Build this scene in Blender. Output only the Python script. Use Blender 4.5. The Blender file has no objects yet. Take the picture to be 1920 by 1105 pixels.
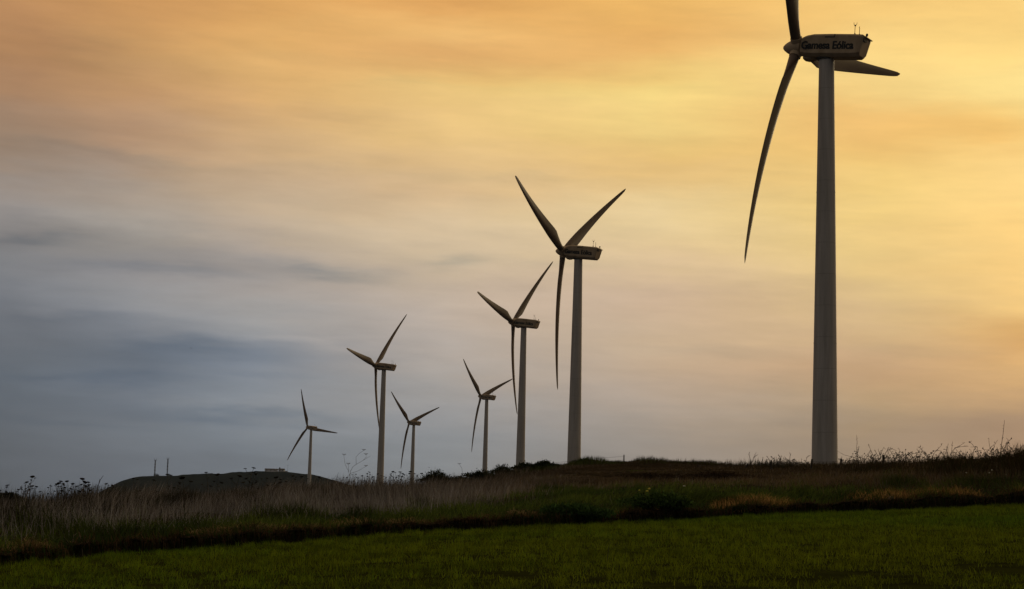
import bpy, bmesh, math, random
import numpy as np
from mathutils import Vector, Matrix
R_ = math.radians
rng = np.random.default_rng(7)
random.seed(7)
scene = bpy.context.scene
COL = scene.collection

# ------------------------------------------------------------------ camera
F = 3230.0                                   # focal length in photo pixels (photo 1920 x 1105)
PITCH = math.atan((930 - 552.5) / F)
ROLL = R_(1.5)
CAM = np.array([0.0, 0.0, 1.6])
fw = np.array([0, math.cos(PITCH), math.sin(PITCH)])
rt0 = np.array([1.0, 0, 0])
up0 = np.cross(rt0, fw)
rt = math.cos(ROLL) * rt0 + math.sin(ROLL) * up0
up = math.cos(ROLL) * up0 - math.sin(ROLL) * rt0
cam_d = bpy.data.cameras.new("camera")
cam = bpy.data.objects.new("camera", cam_d)
COL.objects.link(cam)
cam_d.sensor_width = 36.0
cam_d.lens = F / 1920 * 36.0
cam_d.clip_start = 0.5
cam_d.clip_end = 20000
M = Matrix(((rt[0], up[0], -fw[0], CAM[0]), (rt[1], up[1], -fw[1], CAM[1]), (rt[2], up[2], -fw[2], CAM[2]), (0, 0, 0, 1)))
cam.matrix_world = M
scene.camera = cam

def ray(px, py):
    d = (px - 960) * rt + (552.5 - py) * up + F * fw
    return d / d[1]
def at(px, py, D):
    return CAM + ray(px, py) * D
def lin(c):
    c = np.asarray(c, float) / 255
    return np.where(c <= .04045, c / 12.92, ((c + .055) / 1.055) ** 2.4)

# ------------------------------------------------------------------ sky (world)
SUN_AZ, SUN_EL = R_(27), R_(13)
world = bpy.data.worlds.new("World")
scene.world = world
world.use_nodes = True
nt = world.node_tree
nt.nodes.clear()
N = nt.nodes.new
L = nt.links.new
def math_n(op, a, b=None, c=None, clamp=False, tree=None):
    t = tree or nt
    n = t.nodes.new('ShaderNodeMath'); n.operation = op; n.use_clamp = clamp
    for i, v in enumerate((a, b, c)):
        if v is None: continue
        if isinstance(v, (int, float)): n.inputs[i].default_value = v
        else: t.links.new(v, n.inputs[i])
    return n.outputs[0]
def mix_n(fac, a, b, blend='MIX', tree=None):
    t = tree or nt
    n = t.nodes.new('ShaderNodeMix'); n.data_type = 'RGBA'; n.blend_type = blend; n.clamp_factor = True
    for s, v in ((0, fac), (6, a), (7, b)):
        if isinstance(v, (int, float)): n.inputs[s].default_value = v
        elif isinstance(v, (tuple, list, np.ndarray)): n.inputs[s].default_value = (*[float(q) for q in v[:3]], 1)
        else: t.links.new(v, n.inputs[s])
    return n.outputs[2]
tc = N('ShaderNodeTexCoord')
sep = N('ShaderNodeSeparateXYZ')
L(tc.outputs['Generated'], sep.inputs[0])
deg = 180 / math.pi
az = math_n('MULTIPLY', math_n('ARCTAN2', sep.outputs[0], sep.outputs[1]), deg)
el = math_n('MULTIPLY', math_n('ARCSINE', sep.outputs[2]), deg)
def noise(sx, sy, seed, detail=4, rough=.5, shear=0.0):
    cv = N('ShaderNodeCombineXYZ')
    L(math_n('MULTIPLY', az, sx), cv.inputs[0])
    L(math_n('MULTIPLY', math_n('ADD', el, math_n('MULTIPLY', az, shear)), sy), cv.inputs[1])
    cv.inputs[2].default_value = seed
    n = N('ShaderNodeTexNoise'); n.inputs['Scale'].default_value = 1; n.inputs['Detail'].default_value = detail
    n.inputs['Roughness'].default_value = rough
    L(cv.outputs[0], n.inputs['Vector'])
    return math_n('SUBTRACT', n.outputs[0], .5)
warp = noise(.10, .42, 3.1, 5, .55, .05)
warp2 = noise(.25, 1.5, 9.7, 4, .55, -.03)
elw = math_n('ADD', el, math_n('ADD', math_n('MULTIPLY', warp, 1.9), math_n('MULTIPLY', warp2, .9)))
azw = math_n('ADD', az, math_n('MULTIPLY', noise(.12, .5, 21.3, 3), 5.0))
EL0, EL1 = -4.0, 26.0
elf = math_n('DIVIDE', math_n('SUBTRACT', elw, EL0), EL1 - EL0, clamp=True)
def column(stops):
    """stops: list of (elevation, srgb)"""
    r = N('ShaderNodeValToRGB')
    r.color_ramp.interpolation = 'CARDINAL'
    L(elf, r.inputs[0])
    es = r.color_ramp.elements
    stops = sorted(stops, key=lambda s: s[0])
    for i, (e, c) in enumerate(stops):
        p = min(1, max(0, (e - EL0) / (EL1 - EL0)))
        x = es[i] if i < 2 else es.new(p)
        x.position = p
        x.color = (*[float(v) for v in lin(c)], 1)
    return r.outputs[0]
def ae(px, py):
    d = ray(px, py); d = d / np.linalg.norm(d)
    return math.degrees(math.atan2(d[0], d[1])), math.degrees(math.asin(d[2]))
SKY = {
 30: [(0,(190,140,92)),(100,(180,135,94)),(200,(163,130,102)),(300,(155,134,116)),(390,(150,142,137)),(450,(130,127,127)),(500,(129,129,132)),(560,(118,121,128)),(600,(108,112,120)),(700,(98,106,117)),(800,(92,100,111)),(900,(86,93,102))],
 250: [(0,(212,156,94)),(100,(205,157,102)),(200,(192,150,110)),(300,(172,145,122)),(400,(170,158,146)),(470,(152,146,141)),(515,(143,140,141)),(560,(146,146,149)),(600,(132,135,142)),(655,(108,116,128)),(720,(108,117,130)),(800,(110,118,129)),(900,(98,106,117))],
 470: [(0,(224,166,95)),(100,(228,178,110)),(200,(215,172,118)),(300,(200,168,132)),(400,(192,171,147)),(480,(172,160,150)),(530,(167,158,152)),(600,(159,157,157)),(665,(131,137,147)),(720,(132,139,149)),(800,(123,132,143)),(890,(110,119,130))],
 850: [(0,(229,168,94)),(60,(240,188,114)),(105,(231,177,108)),(170,(238,197,124)),(260,(236,198,134)),(350,(225,191,144)),(430,(219,194,157)),(520,(201,181,158)),(600,(191,176,163)),(700,(168,162,158)),(800,(148,150,154)),(890,(131,137,143))],
 1240: [(0,(241,186,102)),(90,(234,181,104)),(160,(246,212,127)),(220,(246,213,132)),(300,(233,193,122)),(400,(233,205,150)),(480,(228,199,153)),(560,(211,182,151)),(640,(204,178,149)),(720,(188,166,145)),(800,(163,152,143)),(870,(147,141,137))],
 1630: [(0,(251,205,120)),(130,(252,215,134)),(230,(241,192,112)),(330,(248,209,125)),(420,(241,206,131)),(520,(229,196,132)),(640,(207,172,129)),(700,(198,161,122)),(760,(181,152,118)),(820,(160,138,116)),(880,(158,138,119))],
 1890: [(0,(252,208,122)),(100,(254,216,130)),(170,(255,221,137)),(240,(241,192,107)),(300,(253,212,130)),(450,(252,208,126)),(560,(244,200,124)),(620,(216,166,101)),(680,(222,175,115)),(740,(196,156,111)),(800,(162,132,107)),(860,(165,136,113))],
}
cols = []
for px, st in SKY.items():
    a = ae(px, 450)[0]
    cols.append((a, [(ae(px, y)[1], c) for y, c in st]))
rear = [(0, (72, 76, 83)), (10, (73, 76, 82)), (24, (82, 80, 79))]
seq = [(-150, rear), (-70, [(0, (80, 86, 94)), (10, (100, 98, 98)), (24, (130, 115, 100))])] + cols + \
      [(27, [(0, (170, 138, 110)), (5, (222, 172, 110)), (9, (250, 205, 120)), (13, (255, 235, 150)), (24, (255, 225, 140))]),
       (70, [(0, (120, 110, 104)), (10, (175, 150, 120)), (24, (190, 160, 120))]), (140, rear)]
cur = column(seq[0][1])
for (a0, _), (a1, st) in zip(seq[:-1], seq[1:]):
    f = math_n('DIVIDE', math_n('SUBTRACT', azw, a0), a1 - a0, clamp=True)
    f = math_n('SMOOTHSTEP', f, 0, 1) if False else f
    cur = mix_n(f, cur, column(st))
# high sky fades to a dim warm grey overhead
zf = math_n('DIVIDE', math_n('SUBTRACT', el, 20), 45, clamp=True)
cur = mix_n(zf, cur, lin((150, 135, 115)))
# streaked cloud texture
streak = math_n('ADD', math_n('MULTIPLY', noise(.14, .9, 41.0, 6, .6, .04), .30),
                math_n('MULTIPLY', noise(.5, 3.6, 77.0, 5, .6, -.02), .08))
mid = noise(.30, 1.5, 133.0, 5, .55, .05)
streak = math_n('ADD', streak, math_n('MULTIPLY', mid, .22))
wisp = noise(.20, 2.4, 211.0, 8, .62, .06)
streak = math_n('ADD', streak, math_n('MULTIPLY', wisp, .08))
gain = math_n('ADD', 1.0, streak)
# cloud banks in front: centre (azimuth, elevation), half widths in degrees, depth (negative = brighter gap)
bank = None
for px, py, w, h, k in ((560, 505, 120, 15, .20), (300, 515, 170, 12, .14), (50, 450, 110, 9, .14), (840, 482, 75, 11, .13), (330, 660, 170, 20, .17),
                        (200, 706, 210, 13, .15), (480, 700, 120, 7, .08), (470, 772, 210, 13, .17), (150, 795, 140, 9, .08), (120, 600, 130, 12, .10), (560, 640, 150, 9, -.09), (330, 745, 200, 8, -.06),
                        (260, 300, 230, 13, .11), (900, 325, 260, 16, .06), (130, 90, 200, 28, .07), (820, 165, 120, 9, .06), (1060, 500, 90, 14, .07), (1380, 655, 150, 14, .06), (1700, 640, 160, 12, .05), (330, 420, 200, 16, -.05)):
    a0, e0 = ae(px, py); dx = math_n('DIVIDE', math_n('SUBTRACT', azw, a0), w/56.4); dy = math_n('DIVIDE', math_n('SUBTRACT', elw, e0), h/56.4)
    g_ = math_n('EXPONENT', math_n('MULTIPLY', math_n('ADD', math_n('MULTIPLY', dx, dx), math_n('MULTIPLY', dy, dy)), -1.0))
    g_ = math_n('MULTIPLY', g_, k)
    bank = g_ if bank is None else math_n('ADD', bank, g_)
bank = math_n('MULTIPLY', bank, math_n('ADD', 1.0, math_n('MULTIPLY', wisp, 1.6)))
cg_ = N('ShaderNodeCombineXYZ')
for i_, q_ in enumerate((1.45, 1.12, .78)): L(math_n('SUBTRACT', gain, math_n('MULTIPLY', bank, q_)), cg_.inputs[i_])
gn = N('ShaderNodeVectorMath'); gn.operation = 'MULTIPLY'
L(cur, gn.inputs[0]); L(cg_.outputs[0], gn.inputs[1])
nis = N('ShaderNodeTexSky'); nis.sky_type = 'NISHITA'; nis.sun_disc = False
nis.sun_elevation = SUN_EL; nis.sun_rotation = SUN_AZ
nsc = N('ShaderNodeVectorMath'); nsc.operation = 'SCALE'; nsc.inputs['Scale'].default_value = .05
L(nis.outputs[0], nsc.inputs[0])
fin = mix_n(.96, nsc.outputs[0], gn.outputs[0])
bg = N('ShaderNodeBackground'); bg.inputs[1].default_value = 1.0
out = N('ShaderNodeOutputWorld')
L(fin, bg.inputs[0]); L(bg.outputs[0], out.inputs[0])

# ------------------------------------------------------------------ sun behind the cloud, off to the right
sd = bpy.data.lights.new("sun", 'SUN'); sd.energy = .5; sd.angle = R_(20); sd.color = (1, .78, .5)
so = bpy.data.objects.new("sun", sd); COL.objects.link(so)
sdir = Vector((math.sin(SUN_AZ) * math.cos(SUN_EL), math.cos(SUN_AZ) * math.cos(SUN_EL), math.sin(SUN_EL)))
so.rotation_euler = sdir.to_track_quat('Z', 'Y').to_euler()
so.location = (200, 300, 200)
scene.view_settings.view_transform = 'Standard'
scene.view_settings.look = 'None'
scene.view_settings.exposure = 0
scene.view_settings.gamma = 1

# ------------------------------------------------------------------ helpers
def link(o, parent=None):
    COL.objects.link(o)
    if parent is not None: o.parent = parent
    return o
def tag(o, label=None, cat=None, group=None, kind=None):
    if label: o['label'] = label
    if cat: o['category'] = cat
    if group: o['group'] = group
    if kind: o['kind'] = kind
    return o
def empty(name, loc=(0, 0, 0)):
    o = bpy.data.objects.new(name, None); o.empty_display_size = .3
    o.location = loc
    return link(o)
def copy_tree(o, parent=None):
    c = o.copy(); COL.objects.link(c)
    if parent is not None: c.parent = parent
    for ch in list(o.children): copy_tree(ch, c)
    return c
def mesh_np(name, V, faces_idx, counts, mat=None, smooth=False, col=None, parent=None):
    me = bpy.data.meshes.new(name)
    V = np.ascontiguousarray(V, np.float32); li = np.ascontiguousarray(faces_idx, np.int32); ct = np.ascontiguousarray(counts, np.int32)
    me.vertices.add(len(V)); me.vertices.foreach_set('co', V.ravel())
    me.loops.add(len(li)); me.loops.foreach_set('vertex_index', li)
    me.polygons.add(len(ct)); me.polygons.foreach_set('loop_start', np.concatenate(([0], np.cumsum(ct)[:-1])).astype(np.int32))
    if smooth: me.polygons.foreach_set('use_smooth', np.ones(len(ct), bool))
    me.update(calc_edges=True)
    if col is not None:
        a = me.color_attributes.new('Col', 'FLOAT_COLOR', 'POINT')
        c4 = np.ones((len(V), 4), np.float32); c4[:, :3] = col
        a.data.foreach_set('color', c4.ravel())
    if mat: me.materials.append(mat)
    o = bpy.data.objects.new(name, me)
    return link(o, parent)
class MB:
    """collects shapes, builds ONE mesh object"""
    def __init__(s): s.v = []; s.f = []
    def add(s, V, Fc):
        n = len(s.v); s.v += [tuple(map(float, p)) for p in V]; s.f += [[i + n for i in f] for f in Fc]
    def box(s, lo, hi):
        x0, y0, z0 = lo; x1, y1, z1 = hi
        s.add([(x0,y0,z0),(x1,y0,z0),(x1,y1,z0),(x0,y1,z0),(x0,y0,z1),(x1,y0,z1),(x1,y1,z1),(x0,y1,z1)],
              [(0,3,2,1),(4,5,6,7),(0,1,5,4),(1,2,6,5),(2,3,7,6),(3,0,4,7)])
    def loft(s, rings, cap=True):
        n = len(rings[0]); V = [p for r in rings for p in r]; Fc = []
        for k in range(len(rings) - 1):
            for i in range(n):
                j = (i + 1) % n
                Fc.append((k*n+i, k*n+j, (k+1)*n+j, (k+1)*n+i))
        if cap:
            Fc.append(tuple(range(n - 1, -1, -1))); Fc.append(tuple((len(rings)-1)*n + i for i in range(n)))
        s.add(V, Fc)
    def tube(s, pts, radii, n=5):
        pts = [Vector(p) for p in pts]
        if not hasattr(radii, '__len__'): radii = [radii] * len(pts)
        rings = []
        for i, p in enumerate(pts):
            t = (pts[min(i+1, len(pts)-1)] - pts[max(i-1, 0)]).normalized()
            a = t.cross(Vector((0, 1, 0)) if abs(t.y) < .9 else Vector((1, 0, 0))).normalized(); b = t.cross(a)
            rings.append([p + (a*math.cos(2*math.pi*k/n) + b*math.sin(2*math.pi*k/n)) * radii[i] for k in range(n)])
        s.loft(rings)
    def build(s, name, mat, parent=None, smooth=False, bevel=0, sharp=None):
        me = bpy.data.meshes.new(name); me.from_pydata(s.v, [], s.f); me.update()
        bm = bmesh.new(); bm.from_mesh(me)
        bmesh.ops.recalc_face_normals(bm, faces=bm.faces)
        bm.to_mesh(me); bm.free()
        if smooth:
            for p in me.polygons: p.use_smooth = True
            if sharp: me.set_sharp_from_angle(angle=R_(sharp))
        me.materials.append(mat)
        o = link(bpy.data.objects.new(name, me), parent)
        if bevel:
            m = o.modifiers.new('bevel', 'BEVEL'); m.width = bevel; m.segments = 2; m.limit_method = 'ANGLE'; m.angle_limit = R_(25)
        return o

# ------------------------------------------------------------------ materials
def base_mat(name):
    m = bpy.data.materials.new(name); m.use_nodes = True
    t = m.node_tree; return m, t, t.nodes['Principled BSDF']
def noise_mat(name, c1, c2, scale=2.0, rough=.8, bump=0, stretch=(1, 1, 1), coord='Object', spec=.3):
    m, t, b = base_mat(name)
    tcn = t.nodes.new('ShaderNodeTexCoord'); mp = t.nodes.new('ShaderNodeMapping'); mp.inputs['Scale'].default_value = stretch
    t.links.new(tcn.outputs[coord], mp.inputs[0])
    n = t.nodes.new('ShaderNodeTexNoise'); n.inputs['Scale'].default_value = scale; n.inputs['Detail'].default_value = 6; n.inputs['Roughness'].default_value = .6
    t.links.new(mp.outputs[0], n.inputs['Vector'])
    r = t.nodes.new('ShaderNodeValToRGB'); r.color_ramp.elements[0].position = .35; r.color_ramp.elements[1].position = .68
    r.color_ramp.elements[0].color = (*c1, 1); r.color_ramp.elements[1].color = (*c2, 1)
    t.links.new(n.outputs[0], r.inputs[0]); t.links.new(r.outputs[0], b.inputs['Base Color'])
    b.inputs['Roughness'].default_value = rough; b.inputs['Specular IOR Level'].default_value = spec
    if bump:
        bp = t.nodes.new('ShaderNodeBump'); bp.inputs['Strength'].default_value = bump
        t.links.new(n.outputs[0], bp.inputs['Height']); t.links.new(bp.outputs[0], b.inputs['Normal'])
    return m
def leaf_mat(name, trans=.3):
    m = bpy.data.materials.new(name); m.use_nodes = True; t = m.node_tree; t.nodes.clear()
    a = t.nodes.new('ShaderNodeAttribute'); a.attribute_name = 'Col'
    d = t.nodes.new('ShaderNodeBsdfDiffuse'); tr = t.nodes.new('ShaderNodeBsdfTranslucent'); mx = t.nodes.new('ShaderNodeMixShader')
    mx.inputs[0].default_value = trans; o = t.nodes.new('ShaderNodeOutputMaterial')
    t.links.new(a.outputs[0], d.inputs[0]); t.links.new(a.outputs[0], tr.inputs[0])
    t.links.new(d.outputs[0], mx.inputs[1]); t.links.new(tr.outputs[0], mx.inputs[2]); t.links.new(mx.outputs[0], o.inputs[0])
    return m
def tower_mat():
    """painted steel: faint dirt runs, ring seams between the tower sections"""
    m, t, b = base_mat('painted_steel')
    tcn = t.nodes.new('ShaderNodeTexCoord'); mp = t.nodes.new('ShaderNodeMapping'); mp.inputs['Scale'].default_value = (1.6, 1.6, .09)
    t.links.new(tcn.outputs['Object'], mp.inputs[0])
    n = t.nodes.new('ShaderNodeTexNoise'); n.inputs['Scale'].default_value = 1.3; n.inputs['Detail'].default_value = 7; n.inputs['Roughness'].default_value = .65
    t.links.new(mp.outputs[0], n.inputs['Vector'])
    r = t.nodes.new('ShaderNodeValToRGB'); r.color_ramp.elements[0].position = .3; r.color_ramp.elements[1].position = .62
    r.color_ramp.elements[0].color = (.33, .31, .285, 1); r.color_ramp.elements[1].color = (.50, .475, .445, 1)
    t.links.new(n.outputs[0], r.inputs[0])
    sp = t.nodes.new('ShaderNodeSeparateXYZ'); t.links.new(tcn.outputs['Object'], sp.inputs[0])
    fr = math_n('FRACT', math_n('DIVIDE', sp.outputs[2], 2.9, tree=t), tree=t)
    seam = math_n('LESS_THAN', fr, .018, tree=t)
    c = mix_n(math_n('MULTIPLY', seam, .35, tree=t), r.outputs[0], (.16, .15, .14), tree=t)
    t.links.new(c, b.inputs['Base Color']); b.inputs['Roughness'].default_value = .55; b.inputs['Specular IOR Level'].default_value = .3
    return m
M_tower = tower_mat()
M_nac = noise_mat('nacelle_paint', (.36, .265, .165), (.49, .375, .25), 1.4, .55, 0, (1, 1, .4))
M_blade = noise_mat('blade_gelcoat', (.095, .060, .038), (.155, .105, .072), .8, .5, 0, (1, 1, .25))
M_letter = noise_mat('letter_paint', (.008, .010, .012), (.016, .017, .02), 3, .6)
M_dark = noise_mat('dark_metal', (.02, .02, .02), (.05, .048, .045), 4, .6)
M_head = noise_mat('dry_flower_head', (.010, .009, .008), (.026, .022, .017), 20, 1, spec=0)
M_steel = noise_mat('galvanised_steel', (.10, .10, .105), (.17, .17, .18), 5, .6)
M_grass = leaf_mat('grass_blades', .35)
M_leaf = leaf_mat('shrub_leaves', .25)
M_stem = noise_mat('dry_stem', (.030, .024, .018), (.06, .048, .034), 9, .9)
M_pale = noise_mat('pale_stem', (.16, .13, .10), (.26, .22, .17), 9, .9)
M_soil = noise_mat('hillside_soil', (.008, .006, .004), (.045, .034, .020), 2.2, 1, .4, coord='Object', spec=0)
M_field = noise_mat('field_soil', (.016, .018, .004), (.032, .038, .007), 1.6, 1, .3, spec=0)
M_hill = noise_mat('hill_scrub', (.001, .003, .0045), (.008, .013, .011), .05, 1, .3, (1, 1, 3), spec=0)
M_wood = noise_mat('weathered_post', (.02, .016, .012), (.05, .04, .03), 12, .9, 0, (4, 4, .5))
M_stone = noise_mat('pale_stone', (.12, .09, .06), (.25, .19, .12), 6, .9, .5)
M_wall = noise_mat('rendered_wall', (.55, .53, .54), (.70, .68, .68), .8, .9)
M_roof = noise_mat('roof_tile', (.035, .03, .035), (.07, .055, .055), 1.5, .9)
M_yel = noise_mat('yellow_petal', (.6, .5, .05), (.8, .7, .12), 20, .8)
M_whi = noise_mat('white_petal', (.5, .48, .38), (.7, .68, .55), 20, .8)

# ------------------------------------------------------------------ terrain
def vnoise(x, y, seed=0, scale=1.0, oct=4):
    r = np.random.default_rng(seed); out = np.zeros(np.broadcast(x, y).shape); amp = 1.0; tot = 0
    for o in range(oct):
        for k in range(3):
            th = r.uniform(0, 2*math.pi); fr = scale * 2**o * r.uniform(.7, 1.3); ph = r.uniform(0, 6.28)
            out += amp * np.sin((x*math.cos(th) + y*math.sin(th)) * fr + ph + 1.7*np.sin((x*math.sin(th)-y*math.cos(th))*fr*.6 + ph*2))
        tot += amp * 1.5; amp *= .5
    return out / tot
PX  = np.array([-400, 0, 250, 480, 700, 960, 1240, 1440, 1680, 1920, 2300.])
Y_E = np.array([1112, 1063, 1036, 1019, 1005, 989, 977, 966, 957, 946, 932.])
Y_B = np.array([1079, 1037, 1010, 997, 985, 970, 959, 947, 935, 921, 907.])
PXC = np.array([-400, 0, 150, 250, 400, 520, 620, 700, 760, 800, 900, 980, 1040, 1100, 1200, 1300, 1400, 1500, 1600, 1700, 1800, 1920, 2300.])
Y_C = np.array([956, 952, 950, 947, 940, 931, 921, 919, 921, 914, 905, 888, 874, 867, 865, 866, 874, 876, 875, 875, 873, 869, 860.])
D_C = np.array([60, 62, 66, 70, 76, 82, 88, 92, 96, 100, 110, 118, 122, 125, 122, 116, 108, 102, 96, 90, 84, 78, 70.])
def uv(px, py):
    r = ray(px, py); return r[0], r[2]
US = np.array([uv(p, 950)[0] for p in PX]); USC = np.array([uv(p, 900)[0] for p in PXC])
FX, FY = .05, .015                          # field slope: rises gently to the right and away
D_E = np.array([1.6 / (FY + FX*uv(p, y)[0] - uv(p, y)[1]) for p, y in zip(PX, Y_E)])
EB = np.array([uv(p, y)[1] for p, y in zip(PX, Y_B)])
EC = np.array([uv(p, y)[1] for p, y in zip(PXC, Y_C)])
Z1000 = np.interp(US, [-.3, -.2, -.12, .3], [-14, -12, -6, 2])
uu = np.linspace(US[0], US[-1], 200)
def smooth(a, k=9):
    kk = np.ones(k) / k; p = np.pad(a, k//2, mode='edge'); return np.convolve(p, kk, 'valid')
T_DE = smooth(np.interp(uu, US, D_E)); T_EB = smooth(np.interp(uu, US, EB)); T_EC = smooth(np.interp(uu, USC, EC), 5)
T_DC = smooth(np.interp(uu, USC, D_C)); T_Z1 = smooth(np.interp(uu, US, Z1000))
def prof(u):
    u = np.clip(u, uu[0], uu[-1])
    I = lambda t: np.interp(u, uu, t)
    de = I(T_DE) + .45*vnoise(u*60, u*0, 11, 1.0, 4); dc = I(T_DC)
    zb = 1.6 + I(T_EB)*(de + .5) + .09*vnoise(u*130, u*0, 12, 1, 4); zc = 1.6 + I(T_EC)*dc
    return de, dc, zb, zc, I(T_Z1)
def zfun(u, D):
    """ground height at lateral slope u = x/D, depth D"""
    u, D = np.broadcast_arrays(np.asarray(u, float), np.asarray(D, float))
    de, dc, zb, zc, z1 = prof(u)
    uc = np.clip(u, uu[0], uu[-1])
    zf = FY*D + FX*uc*D + .02*vnoise(u*D, D, 5, .35, 3)
    t = np.clip((D - de - .4) / (dc - de - .4), 0, 1)
    zh = zb + (zc - zb) * t + .10*np.sin(math.pi*t)*vnoise(u*D, D, 6, .5, 4)
    tb = np.clip((D - de) / .4, 0, 1)
    zbk = (FY*de + FX*uc*de)*(1-tb) + zb*tb
    drop = np.clip((D - dc) / (1.1*dc), 0, 1)
    zmid = zc - 1.8*(drop*drop*(3-2*drop)) - .004*np.maximum(D - dc, 0)
    tf = np.clip((D - dc*2.1) / np.maximum(1000 - dc*2.1, 1), 0, 1)
    zfar = zmid*(1-tf) + z1*tf
    t6 = np.clip((D - 1000) / 1600, 0, 1)
    zfar = np.where(D > 1000, z1 + (-48 - z1)*t6, zfar)
    return np.where(D < de, zf, np.where(D < de+.4, zbk, np.where(D < dc, zh, zfar)))
def grid_mesh(name, Ug, Dg, Zg, Xg, Yg, mat):
    r, c = Zg.shape
    V = np.stack([Xg, Yg, Zg], -1).reshape(-1, 3)
    i = np.arange(r-1)[:, None]*c + np.arange(c-1)[None, :]
    q = np.stack([i, i+1, i+c+1, i+c], -1).reshape(-1, 4)
    return mesh_np(name, V, q.ravel(), np.full(len(q), 4), mat, smooth=True)
# azimuths all the way round, dense within the view
AZ = np.concatenate([np.linspace(-180, -34, 24)[:-1], np.linspace(-34, -20, 30)[:-1], np.linspace(-20, 20, 700), np.linspace(20, 34, 30)[1:], np.linspace(34, 180, 24)[1:]])
azr = np.radians(AZ); ua = np.tan(np.radians(np.clip(AZ, -34, 34)))
cosc = np.cos(np.radians(np.clip(AZ, -34, 34)))
de_, dc_, _, _, _ = prof(ua)
def rows(parts):
    return np.concatenate(parts, 0)
lerp = lambda a, b, n: a + (b - a)*np.linspace(0, 1, n)[:, None]
Df = rows([lerp(0*de_ + .3, 0*de_ + 14, 12)[:-1], lerp(0*de_ + 14, de_, 60)])
Dh = rows([lerp(de_ + .4, dc_, 90)[:-1], lerp(dc_, dc_*2.2, 26)[:-1],
           lerp(dc_*2.2, 0*dc_ + 1000, 24)[:-1], lerp(0*dc_ + 1000, 0*dc_ + 2600, 10)])
for nm, Dg, mt in (('field', Df, M_field), ('hillside', Dh, M_soil)):
    Zg = zfun(ua[None, :], Dg - (1e-6 if nm == 'field' else 0))
    rad = Dg / cosc[None, :]
    if nm == 'hillside':                         # the undercut earth bank along the field edge
        zf0 = zfun(ua, de_ - 1e-4); zb0 = zfun(ua, de_ + .41); jag = .20*vnoise(azr*420, azr*0, 91, 1, 5)
        bd = np.stack([de_ - .02, de_ + .35 + jag, de_ + .55 + jag, de_ + .42 + jag, de_ + .10 + jag*1.3, de_ + .02 + jag*1.3, de_ + .12 + jag])
        bz = np.stack([zf0 - .03, zf0 - .04, zf0 + .5*(zb0 - zf0), zf0 + .78*(zb0 - zf0), zb0 - .10 - .3*jag, zb0 - .05, zb0 - .01])
        Dg = np.concatenate([bd, Dg]); Zg = np.concatenate([bz, Zg]); rad = Dg / cosc[None, :]
    o = grid_mesh(nm, None, Dg, Zg, rad*np.sin(azr)[None, :], rad*np.cos(azr)[None, :], mt)
    tag(o, kind='structure')
def zg(x, y): return float(zfun(x / y, y))

def hit(px, py):
    """depth at which a sight line through a pixel meets the terrain"""
    r = ray(px, py); Ds = np.linspace(20, 130, 1101); g = zfun(r[0], Ds) - (1.6 + r[2]*Ds); k = np.argmax(g > 0)
    return float(Ds[k]) if g[k] > 0 else float(np.interp(r[0], uu, T_DC))
# far hill, its skyline traced in elevation but modelled as a ridge with depth
HD = 1600
HP = np.array([(120, 945), (165, 936), (190, 925), (215, 911), (240, 899), (258, 894), (285, 892.5), (325, 892.5), (355, 890), (372, 888), (400, 889), (420, 888), (450, 885), (490, 884), (525, 884.5), (560, 887), (590, 891), (612, 896), (635, 904), (665, 912), (720, 925), (800, 940)], float)
hx = np.array([at(p, y, HD)[0] for p, y in HP]); hz = np.array([at(p, y, HD)[2] for p, y in HP])
gx = np.linspace(hx[0] - 40, hx[-1] + 40, 220)
top = smooth(np.interp(gx, hx, hz), 5) + .35*vnoise(gx, 0*gx, 93, .25, 5)
gy = np.concatenate([np.linspace(-260, -30, 30)[:-1], np.linspace(-30, 30, 22)[:-1], np.linspace(30, 260, 18)])
fall = np.exp(-(gy/120.)**2)
base_h = -40.0
Zh = base_h + (top[None, :] - base_h)*fall[:, None] + (1.3*vnoise(gx[None, :], gy[:, None], 31, .06, 4))*(1 - np.exp(-(gy[:, None]/40)**2)) + .15*vnoise(gx[None, :], gy[:, None], 32, .35, 3)*np.minimum(1, np.abs(gy[:, None])/12)
hillo = grid_mesh('hill', None, None, Zh, gx[None, :] + 0*gy[:, None], HD + gy[:, None] + 0*gx[None, :], M_hill)
tag(hillo, kind='structure')
def hill_top(px): 
    x = ray(px, 890)[0]*HD; return x, float(np.interp(x, gx, top))

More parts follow.
